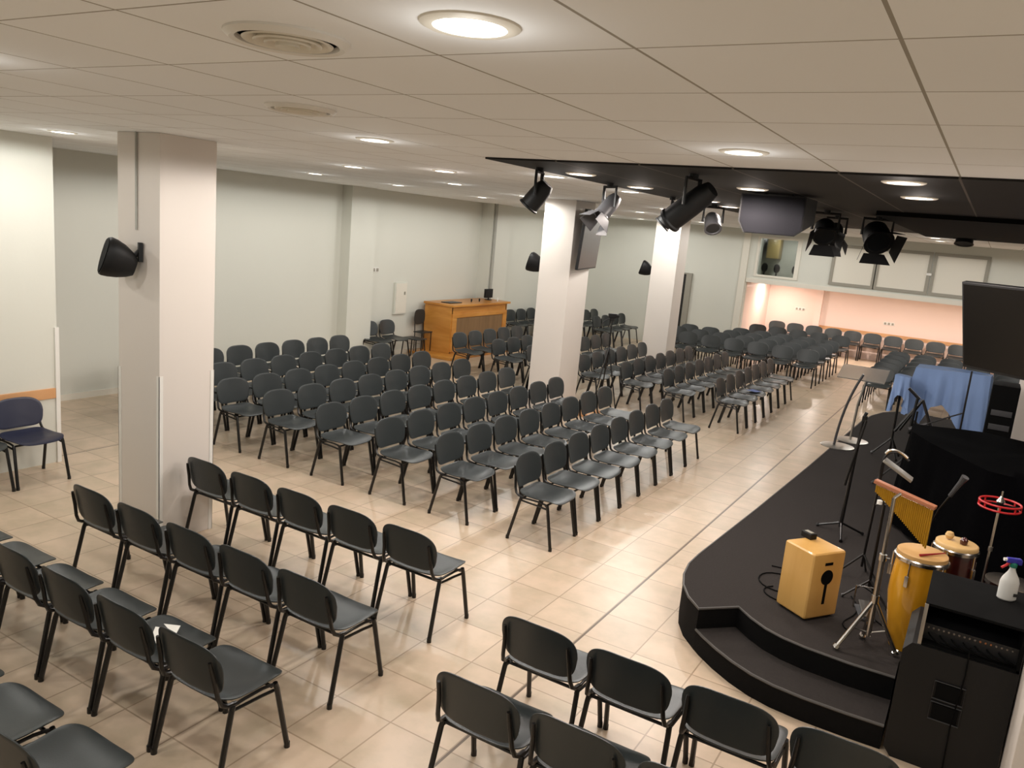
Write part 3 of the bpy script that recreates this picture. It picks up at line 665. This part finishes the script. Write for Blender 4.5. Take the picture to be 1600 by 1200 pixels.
# blue sheet draped over equipment
def drape(name, m_, base, top, zt, zb, n=72, flare=.05, fold=.03, seed=1, parent=None, sag=0, tilt=(0, 0), rings=7, amp=9):
    random.seed(seed); cx = sum(p[0] for p in base)/len(base); cy = sum(p[1] for p in base)/len(base)
    L_ = []; per = 0; k = len(top)
    seg = [math.dist(top[i], top[(i+1) % k]) for i in range(k)]; P = sum(seg)
    def at(poly, s):
        for i in range(k):
            if s <= seg[i] or i == k-1:
                u = s/seg[i]; a, b_ = poly[i], poly[(i+1) % k]; return (a[0]+(b_[0]-a[0])*u, a[1]+(b_[1]-a[1])*u)
            s -= seg[i]
    vs = []; fs = []
    ph = [random.uniform(0, 6.28) for _ in range(5)]
    zb_f = lambda s: zb(s/P) if callable(zb) else zb
    for r in range(rings):
        u = r/(rings-1)
        for j in range(n):
            s = P*j/n; a = at(top, s); b_ = at(base, s); x = a[0]+(b_[0]-a[0])*u; y = a[1]+(b_[1]-a[1])*u
            w_ = fold*u*(math.sin(amp*2*math.pi*s/P+ph[0])+.6*math.sin(2.3*amp*2*math.pi*s/P+ph[1])+.4*math.sin(.4*amp*2*math.pi*s/P+ph[2]))
            d = math.hypot(x-cx, y-cy) or 1; x += (x-cx)/d*w_; y += (y-cy)/d*w_
            z = zt + tilt[0]*(x-cx) + tilt[1]*(y-cy); zz = z + (zb_f(s)-z)*u + .01*math.sin(5*x+3*y)
            vs.append((x, y, zz))
    for r in range(rings-1):
        for j in range(n): fs.append((r*n+j, r*n+(j+1) % n, (r+1)*n+(j+1) % n, (r+1)*n+j))
    # top: inner rings
    last = list(range(n))
    for q in (.66, .33):
        nb = len(vs)
        for j in range(n):
            x, y, z = vs[j]; x2 = cx+(x-cx)*q; y2 = cy+(y-cy)*q
            vs.append((x2, y2, z-sag*(1-q)+.012*math.sin(9*x2+2)*math.cos(7*y2)))
        for j in range(n): fs.append((last[j], nb+j, nb+(j+1) % n, last[(j+1) % n]))
        last = list(range(nb, nb+n))
    fs.append(tuple(last))
    mb = MB().add(vs, fs); o = mb.build(name, m_, parent, 60)
    return o
def blz(s_):
    P = [(0, .93), (.03, .84), (.06, .74), (.085, .80), (.11, .98), (.15, 1.02), (.19, .94), (.235, .72), (.28, .52), (.33, .42), (.39, .37), (.44, .6), (.5, .95), (.85, 1.0), (.93, .95), (1, .93)]
    for (a_, z0), (b_, z1) in zip(P, P[1:]):
        if s_ <= b_: return z0+(z1-z0)*(s_-a_)/(b_-a_)
    return .9
bl = drape('draped_sheet', 'blue', [(-.72, 10.90), (.20, 10.86), (.24, 11.5), (-.76, 11.6)], [(-.67, 11.0), (.14, 10.98), (.16, 11.3), (-.66, 11.35)], 1.435, blz, fold=.034, seed=3, sag=.02, amp=9, n=140, rings=12)
tag(bl, 'light blue sheet draped over equipment at the far end of the stage', 'sheet')
bl2 = drape('draped_sheet', 'blue', [(-.86, 10.62), (-.68, 10.58), (-.68, 10.80), (-.85, 10.82)], [(-.86, 10.63), (-.68, 10.60), (-.68, 10.78), (-.85, 10.80)], 1.33, lambda q: .98+.12*math.sin(12*q), fold=.028, seed=5, amp=5, n=60)
tag(bl2, 'smaller bunched end of the blue sheet hanging at its left', 'sheet')
kb = thing('equipment_rack', 'dark equipment frame hidden under the blue sheet', 'rack', (-.3, 11.2, SH))
MB().box(-.30, .40, -.10, .10, .98, 1.08, bev=.01).build('shelf', 'matte', kb)
for sx in (-.28, .38): MB().tube([(sx, 0, 0), (sx, 0, .98)], .02, 8).build('leg', 'tube', kb)
kc = thing('speaker_stand', 'stand under the bunched left end of the blue sheet', 'stand', (-.77, 10.70, SH))
MB().tube([(0, 0, .08), (0, 0, .98)], .015, 8).build('pole', 'tube', kc); tripod_legs(kc, (0, 0), [(-.2, 0), (.1, .13), (.1, -.17)], .25, .01, 'tube')
# big black covered instruments
bk = drape('cloth_cover', 'cloth', [(-.50, 8.65), (-.49, 8.1), (-.34, 7.62), (.10, 6.65), (1.5, 6.45), (1.8, 8.6), (.2, 8.8)], [(-.46, 8.60), (-.43, 8.15), (-.25, 7.75), (.20, 7.1), (1.3, 7.0), (1.5, 8.5), (.15, 8.7)], 1.16, SH+.03, fold=.035, seed=8, n=120, sag=.0, amp=10)
tag(bk, 'large black cloth covering instruments on the stage', 'cloth cover')
# tall dark cabinet and gear by the second right column
t = thing('equipment_cabinet', 'tall black equipment cabinet beside the white column on stage', 'cabinet', (.27, 9.85, SH))
MB().box(-.12, .13, -.2, .2, .02, 1.22, bev=.01).build('body', 'matte', t); MB().box(-.10, .11, -.208, -.2, .1, .55, bev=.002).build('grille', 'pipe', t)
for z in (.62, .75, .9): MB().box(-.09, .10, -.208, -.2, z, z+.06, bev=.002).build('rack_unit', 'darkgrey', t)
# red tambourine on a chrome stand
t = thing('tambourine', 'red half-moon tambourine on a chrome stand', 'tambourine', (.28, 6.22, SH))
m = MB(); m.tube([(-.005, 0, .05), (0, 0, .82)], .009, 8); m.lathe([(.016, 0), (.016, .03)], 10, c=(0, 0, .5)); m.tube([(0, 0, .86), (.0, 0, .93)], .006, 6); m.build('stand_pole', 'silver', t)
for fx, fy in [(-.13, -.1), (.14, -.08), (0, .16)]:
    MB().tube([(0, 0, .22), (fx, fy, .008)], .007, 6).build('leg', 'silver', t)
for z in (.815, .85):
    MB().tube([(.125*math.cos(a), .125*math.sin(a), z) for a in [2*math.pi*i/36 for i in range(36)]], .007, 6, closed=True).build('frame_ring', 'red', t)
for k in range(8):
    a = 2*math.pi*k/8
    MB().tube([(.125*math.cos(a), .125*math.sin(a), .815), (.125*math.cos(a), .125*math.sin(a), .85)], .006, 6).build('jingle_post', 'red', t)
MB().box(-.05, .125, -.012, .012, .826, .84).build('cross_bar', 'matte', t)
MB().lathe([(.02, 0), (.028, .012), (.018, .03), (.006, .05)], 12, c=(-.0, 0, .845)).build('wing_nut', 'silver', t)
# dark drum on chrome legs behind the rack
t = thing('floor_tom', 'dark red floor drum in shadow behind the rack case', 'drum', (.42, 5.95, SH))
MB().lathe([(.14, .14), (.14, .40), (.0001, .40)], 32).build('shell', 'redwood', t); MB().lathe([(.142, .385), (.15, .385), (.15, .41), (.142, .41)], 32).build('rim', 'silver', t)
for k in range(3):
    a = 2*math.pi*k/3+.5; MB().tube([(.155*math.cos(a), .155*math.sin(a), .35), (.155*math.cos(a), .155*math.sin(a), .03), (.18*math.cos(a), .18*math.sin(a), .006)], .006, 6).build('leg', 'silver', t)
# percussion gear left of the conga: black stand with gooseneck, pedal, block
t = thing('percussion_stand', 'black stand with curved silver arm behind the bar chimes', 'stand', (-.40, 5.98, SH))
tripod_legs(t, (0, 0), [(-.16, -.08), (.15, -.1), (.02, .18)], .15, .008, 'tube')
MB().tube([(0, 0, .1), (0, 0, .72)], .010, 8).build('pole', 'tube', t)
MB().tube([(0, 0, .70)]+bez((-.06, 0, .90), (-.08, 0, 1.12), (.0, 0, 1.14), (.10, 0, 1.06), 10), .008, 8).build('gooseneck', 'tube', t)
MB().tube(bez((-.05, -.005, 1.08), (-.03, -.005, 1.13), (.03, -.005, 1.13), (.09, -.005, 1.08), 8), .010, 8).build('silver_arm', 'silver', t)
MB().box(-.10, .12, -.05, .05, 0, .02, TR(.03, 0, .98) @ Matrix.Rotation(.5, 4, 'Y'), bev=.003).build('tray', 'steel', t)
MB().lathe([(.0001, 0), (.018, .004), (.018, .03), (.0001, .036)], 12, c=(-.03, -.03, .72)).build('cap', 'white', t)
t = thing('cymbal_stand', 'thin black stand with small clamps right of the box drum', 'stand', (-.50, 6.35, SH))
tripod_legs(t, (0, 0), [(-.17, -.05), (.15, -.12), (.02, .18)], .2, .008, 'tube')
MB().tube([(0, 0, .1), (.02, 0, .95)], .009, 8).build('pole', 'tube', t); MB().tube([(.02, 0, .6), (.18, -.05, .72)], .007, 6).build('arm', 'silver', t)
MB().lathe([(.05, 0), (.055, .06), (.03, .08)], 16, c=(.2, -.05, .66)).build('wood_block', 'barwood', t)
t = thing('foot_pedal', 'silver foot pedal on the stage floor beside the box drum', 'pedal', (-.38, 5.72, SH), .3)
MB().box(-.05, .05, -.12, .12, .0, .012, bev=.002).build('base_plate', 'darkgrey', t); MB().box(-.035, .035, -.12, .08, .03, .038, TR(0, 0, .02) @ Matrix.Rotation(.15, 4, 'X'), bev=.002).build('footboard', 'steel', t)
MB().tube([(-.06, .09, 0), (-.06, .09, .16), (.06, .09, .16), (.06, .09, 0)], .007, 6).build('frame', 'silver', t)
cb = MB(); cb.tube(bez((-.5, 5.95, SH+.006), (-.3, 5.6, SH+.006), (-.6, 5.5, SH+.006), (-.42, 5.35, SH+.006), 10), .0045, 6); cb.tube(bez((-.45, 6.2, SH+.006), (-.2, 6.0, SH+.006), (-.5, 5.8, SH+.006), (-.25, 5.6, SH+.006), 10), .0045, 6)
tag(cb.build('cable', 'matte'), 'tangled dark cables on the stage floor under the bar chimes', 'cable')
mic_stand(-.10, 6.20, .72, 'black microphone pointing up behind the bar chimes', [(-.12, -.06), (.12, -.08), (0, .12)], [(0, 0, .60), (.03, -.03, .72), (.08, -.06, .84)])

# sub loudspeaker and the mixer case on it
t = thing('subwoofer', 'large black loudspeaker cabinet with recessed handles at lower right', 'loudspeaker', (.175, 4.88, 0))
po = [(-.225, -.28), (.27, -.28), (.27, .27), (-.265, .27), (-.265, -.235)]
m = MB(); zz = .69
fv = [(-.265, .05), (-.225, 0), (.27, 0), (.27, zz), (-.225, zz), (-.265, zz-.05)]
m.add([(x, -.28, z) for x, z in fv]+[(x, .27, z) for x, z in fv], [tuple(range(6)), tuple(reversed(range(6, 12)))]+[(i, (i+1) % 6, 6+(i+1) % 6, 6+i) for i in range(6)]); m.build('cabinet', 'black', t, 20)
for z in (.31, .43):
    h_ = MB(); h_.box(-.075, .05, -.288, -.2805, z, z+.085, bev=.003); h_.build('handle', 'matte', t)
    MB().tube([(-.085, -.286, z-.008), (.06, -.286, z-.008), (.06, -.286, z+.093), (-.085, -.286, z+.093)], .004, 6, closed=True).build('handle_rim', 'pipe', t)
t = thing('mixer_case', 'black mixer rack case standing on the big loudspeaker', 'rack case', (.20, 4.88, .69))
W0, W1 = -.225, .245
m = MB(); m.box(W0, W1, -.27, .28, .225, .24, bev=.003); m.box(W0, W1, -.27, .28, 0, .012); m.box(W0, W0+.015, -.27, .28, 0, .225); m.box(W1-.015, W1, -.27, .28, 0, .225); m.box(W0, W1, .26, .28, 0, .225); m.build('case', 'matte', t)
MB().box(W0-.002, W0+.016, -.275, -.268, 0, .235, bev=.002).build('metal_edge', 'steel', t)
MB().box(W0+.015, W1-.015, -.20, .1, .012, .10, Matrix.Rotation(0, 4, 'X')).build('mixer', 'pipe', t)
mm = MB()
for j in range(17):
    x = W0+.035+.0245*j
    o = MB().lathe([(.0045, 0), (.005, .010), (.003, .012)], 8, TR(x, -.203, .085) @ Matrix.Rotation(math.radians(90), 4, 'X')).build('knob', 'knobo' if 9 < j < 13 else 'knob', t)
cbm = MB()
for j in range(7):
    x = W0+.04+.055*j; cbm.tube(bez((x, -.205, .05), (x+.02, -.26, .04), (x+.08, -.27, .02+.004*j), (min(x+.16, W1-.03), -.24, .018), 8), .0045, 6)
cbm.build('patch_cable', 'matte', t)
tag(MB().tube([(.215, 4.595, .76), (.218, 4.592, .6), (.20, 4.592, .3), (.205, 4.590, .02)], .004, 6).build('cable', 'matte'), 'thin black cable hanging down the front of the big loudspeaker', 'cable')
# spray bottle on the case
t = thing('spray_bottle', 'white spray bottle with blue head and red trigger', 'spray bottle', (.345, 4.99, .93), math.radians(25)); t.scale = (1.18, 1.18, 1.18)
MB().lathe([(.036, 0), (.042, .006), (.042, .085), (.036, .105), (.018, .135), (.013, .15), (.013, .16)], 24, Matrix.Diagonal((1, .72, 1, 1))).build('bottle', 'bottle', t)
MB().box(.012, .034, -.0315, -.0295, .025, .04).build('sticker', 'pipe', t)
MB().lathe([(.016, .158), (.017, .175), (.011, .182)], 14).build('collar', 'green', t)
m = MB(); m.box(-.034, .03, -.011, .011, .178, .202, bev=.006); m.box(.016, .034, -.009, .009, .172, .195, bev=.004); m.build('spray_head', 'bluep', t)
m = MB(); m.tube([(-.018, 0, .182), (-.03, 0, .165), (-.05, 0, .15)], .006, 8); m.build('trigger', 'red', t)
MB().lathe([(.008, 0), (.008, .012)], 10, TR(-.034, 0, .192) @ Matrix.Rotation(math.radians(-90), 4, 'Y')).build('nozzle', 'white', t)

# ------------------------------------------------------------------ desk, plinth, things on it
t = thing('plinth', 'low wooden platform under the oak desk', 'platform', (-9.25, 13.7, 0)); MB().box(-.62, .45, -1.08, 1.7, 0, .06, bev=.006).build('platform_board', 'oak', t)
t = thing('reception_desk', 'large honey oak desk standing by the left wall', 'desk', (-9.42, 14.05, .06))
m = MB(); m.box(-.36, -.33, -1.03, 1.03, 0, .94); m.box(-.36, .30, -1.05, -1.0, 0, .94); m.box(-.36, .30, 1.0, 1.05, 0, .94); m.box(.26, .30, -1.03, 1.03, 0, .94); m.build('carcass', 'oak', t)
MB().box(-.38, .36, -1.08, 1.10, .94, .985, bev=.008).build('worktop', 'oak', t)
m = MB(); m.box(.30, .325, -1.03, 1.03, .72, .80, bev=.006); m.box(.30, .325, -1.03, -.88, .04, .72); m.box(.30, .325, .88, 1.03, .04, .72); m.build('front_moulding', 'oak', t)
MB().box(.301, .31, -.88, .88, .06, .71).build('front_panel', 'oakd', t)
t = thing('monitor', 'black computer monitor standing on the right end of desk', 'monitor', (-9.45, 14.95-.12, 1.046)); MB().box(-.03, .02, -.14, .14, .05, .24, bev=.005).build('screen_case', 'black', t); MB().box(-.05, .05, -.07, .07, 0, .012, bev=.002).build('base', 'black', t); MB().tube([(0, 0, .01), (0, 0, .08)], .015, 8).build('neck', 'black', t)
for k, (x, y) in enumerate([(-9.3, 13.95), (-9.3, 14.25)]):
    tag(MB().lathe([(.012, 0), (.014, .03), (.02, .045), (.014, .065), (.0001, .07)], 12, c=(x, y, 1.046)).build('desk_microphone', 'black'), ['left', 'right'][k]+' small black object standing on the desk top', 'microphone')
tag(MB().box(-9.50, -9.26, 13.15, 13.55, 1.046, 1.062, bev=.003).build('folder', 'pipe'), 'dark folder lying on the left end of the desk', 'folder')
tag(MB().lathe([(.012, 0), (.014, .06), (.006, .075), (.0001, .08)], 10, c=(-9.22, 14.85, 1.046)).build('small_bottle', 'white'), 'tiny white bottle in front of the monitor', 'bottle')
t = thing('office_chair', 'dark grey chair back showing left behind the desk', 'chair', (-9.66, 12.79, .06), -math.pi/2)
t = bpy.data.objects['office_chair']; 
MB().shell(lambda a: (.17*math.copysign(abs(math.cos(a))**.6, math.cos(a)), .15*math.copysign(abs(math.sin(a))**.6, math.sin(a))), lambda x, z: (x, .3*x*x-.08, .68+z), (0, -.012, 0), n=32).build('backrest', 'shell', t)
MB().box(-.17, .17, -.08, .14, .38, .40, bev=.005).build('seat', 'shell', t)
for sx in (-.15, .15):
    for sy in (-.06, .12): MB().tube([(sx, sy, 0), (sx, sy, .38)], .01, 6).build('leg', 'tube', t)
    
for sx in (-.14, .14): MB().tube([(sx, -.07, .38), (sx, -.085, .62)], .01, 6).build('back_post', 'tube', t)
t = thing('wire_rack', 'small pale wire rack on the floor left of the desk', 'rack', (-9.6, 12.42+.0, 0)); t.location = (-9.62, 12.51, 0)
for z in (.02, .12, .24, .32): MB().tube([(-.10, -.07, z), (.10, -.07, z), (.10, .07, z), (-.10, .07, z)], .005, 6, closed=True).build('ring', 'grey', t)
for sx in (-.10, 0, .10):
    for sy in (-.07, .07): MB().tube([(sx, sy, 0), (sx, sy, .33)], .004, 6).build('bar', 'grey', t)
# video camera on a tripod
t = thing('camera_tripod', 'black camera tripod standing between chair rows by second column', 'tripod', (-4.90, 11.24, 0))
for a in (2.2, 4.3, 6.2):
    MB().tube([(0, 0, 1.0), (.24*math.cos(a), .24*math.sin(a), .008)], [.014, .008], 8).build('leg', 'tube', t)
MB().tube([(0, 0, .75), (0, 0, 1.40)], .012, 8).build('centre_column', 'tube', t)
MB().box(-.03, .03, -.03, .03, 1.40, 1.45, bev=.006).build('head', 'black', t)
MB().tube(bez((0, 0, 1.42), (-.06, -.1, 1.46), (-.1, -.14, 1.37), (-.12, -.16, 1.28), 6), .007, 6).build('pan_handle', 'black', t)
t = thing('video_camera', 'small black video camera on top of the tripod', 'camera', (-4.90, 11.24, 1.45), .8)
MB().box(-.06, .06, -.03, .03, 0, .065, bev=.008).build('body', 'black', t); MB().lathe([(.024, 0), (.026, .04)], 14, TR(.06, 0, .035) @ RY).build('lens', 'black', t)
# bag of dark cloth at the foot of the second column, wooden board on the floor
t = drape('dark_bag', 'cloth', [(-6.05, 10.75), (-5.80, 10.70), (-5.78, 11.0), (-6.05, 11.02)], [(-5.98, 10.80), (-5.84, 10.78), (-5.83, 10.95), (-5.97, 10.95)], .62, .004, fold=.012, seed=4, n=36, amp=5)
tag(t, 'tall black bag leaning at the left of the second column', 'bag')
t = thing('wooden_board', 'light wooden board on the floor right of second column', 'board', (-5.05, 10.78, 0)); MB().box(-.17, .24, -.2, .2, 0, .05, bev=.004).build('board_panel', 'rail', t)

# ------------------------------------------------------------------ papers on seats
def sheet(name, pts, z, m_, label, cat='paper', cr=.01):
    vs = [(x, y, z+cr*.5*math.sin(9*i)) for i, (x, y) in enumerate(pts)]; n = len(vs)
    mb = MB(); mb.add(vs+[(x, y, q+.002) for x, y, q in vs], [tuple(reversed(range(n))), tuple(range(n, 2*n))]+[(i, (i+1) % n, n+(i+1) % n, n+i) for i in range(n)])
    return tag(mb.build(name, m_), label, cat)
sheet('paper', [(-3.507, 2.477), (-3.451, 2.419), (-3.272, 2.337), (-3.298, 2.396), (-3.487, 2.494)], .434, 'paper', 'crumpled white paper on a seat at lower left')
sheet('paper', [(-3.498, 2.521), (-3.344, 2.475), (-3.422, 2.568)], .436, 'paper', 'small triangular white paper beside the crumpled one')
sheet('paper', [(-3.14, 12.86), (-2.98, 12.80), (-2.92, 12.96), (-3.08, 13.02)], .434, 'bluepaper', 'blue and white leaflet on a seat of the far aisle row', cr=.004)
# things seen through the booth window, and an unseen lamp added to brighten it
t = thing('booth_fill_light', 'added unseen fill lamp brightening the booth above the gallery', 'downlight', (-4.6, 20.9, CZ)); MB().lathe([(.0001, -.02), (.05, -.02), (.055, 0)], 20).build('diffuser', 'lamp', t)
l = bpy.data.lights.new('bulb', 'AREA'); l.shape = 'DISK'; l.size = .1; l.energy = 22; lo = bpy.data.objects.new('bulb', l); C.objects.link(lo); lo.parent = t; lo.location = (0, 0, -.04)
t = thing('booth_cabinet', 'brown cabinet hanging inside the booth window', 'cabinet', (-5.0, 21.5, 2.45)); MB().box(-.18, .12, -.3, .08, 0, .5, bev=.006).build('cabinet_body', 'brown', t)
for k, x in enumerate((-5.02, -4.72, -4.28)):
    t = thing('headrest_chair', ['left', 'middle', 'right'][k]+' black chair back showing in the booth window', 'chair', (x, 20.55, MZ+.12))
    MB().shell(lambda a: (.075*math.cos(a), .11*math.copysign(abs(math.sin(a))**.8, math.sin(a))), lambda x_, z_: (x_, .6*x_*x_, .26+z_), (0, .02, 0), n=28).build('backrest', 'matte', t); MB().tube([(0, .01, 0), (0, .015, .2)], .02, 8).build('post', 'matte', t)
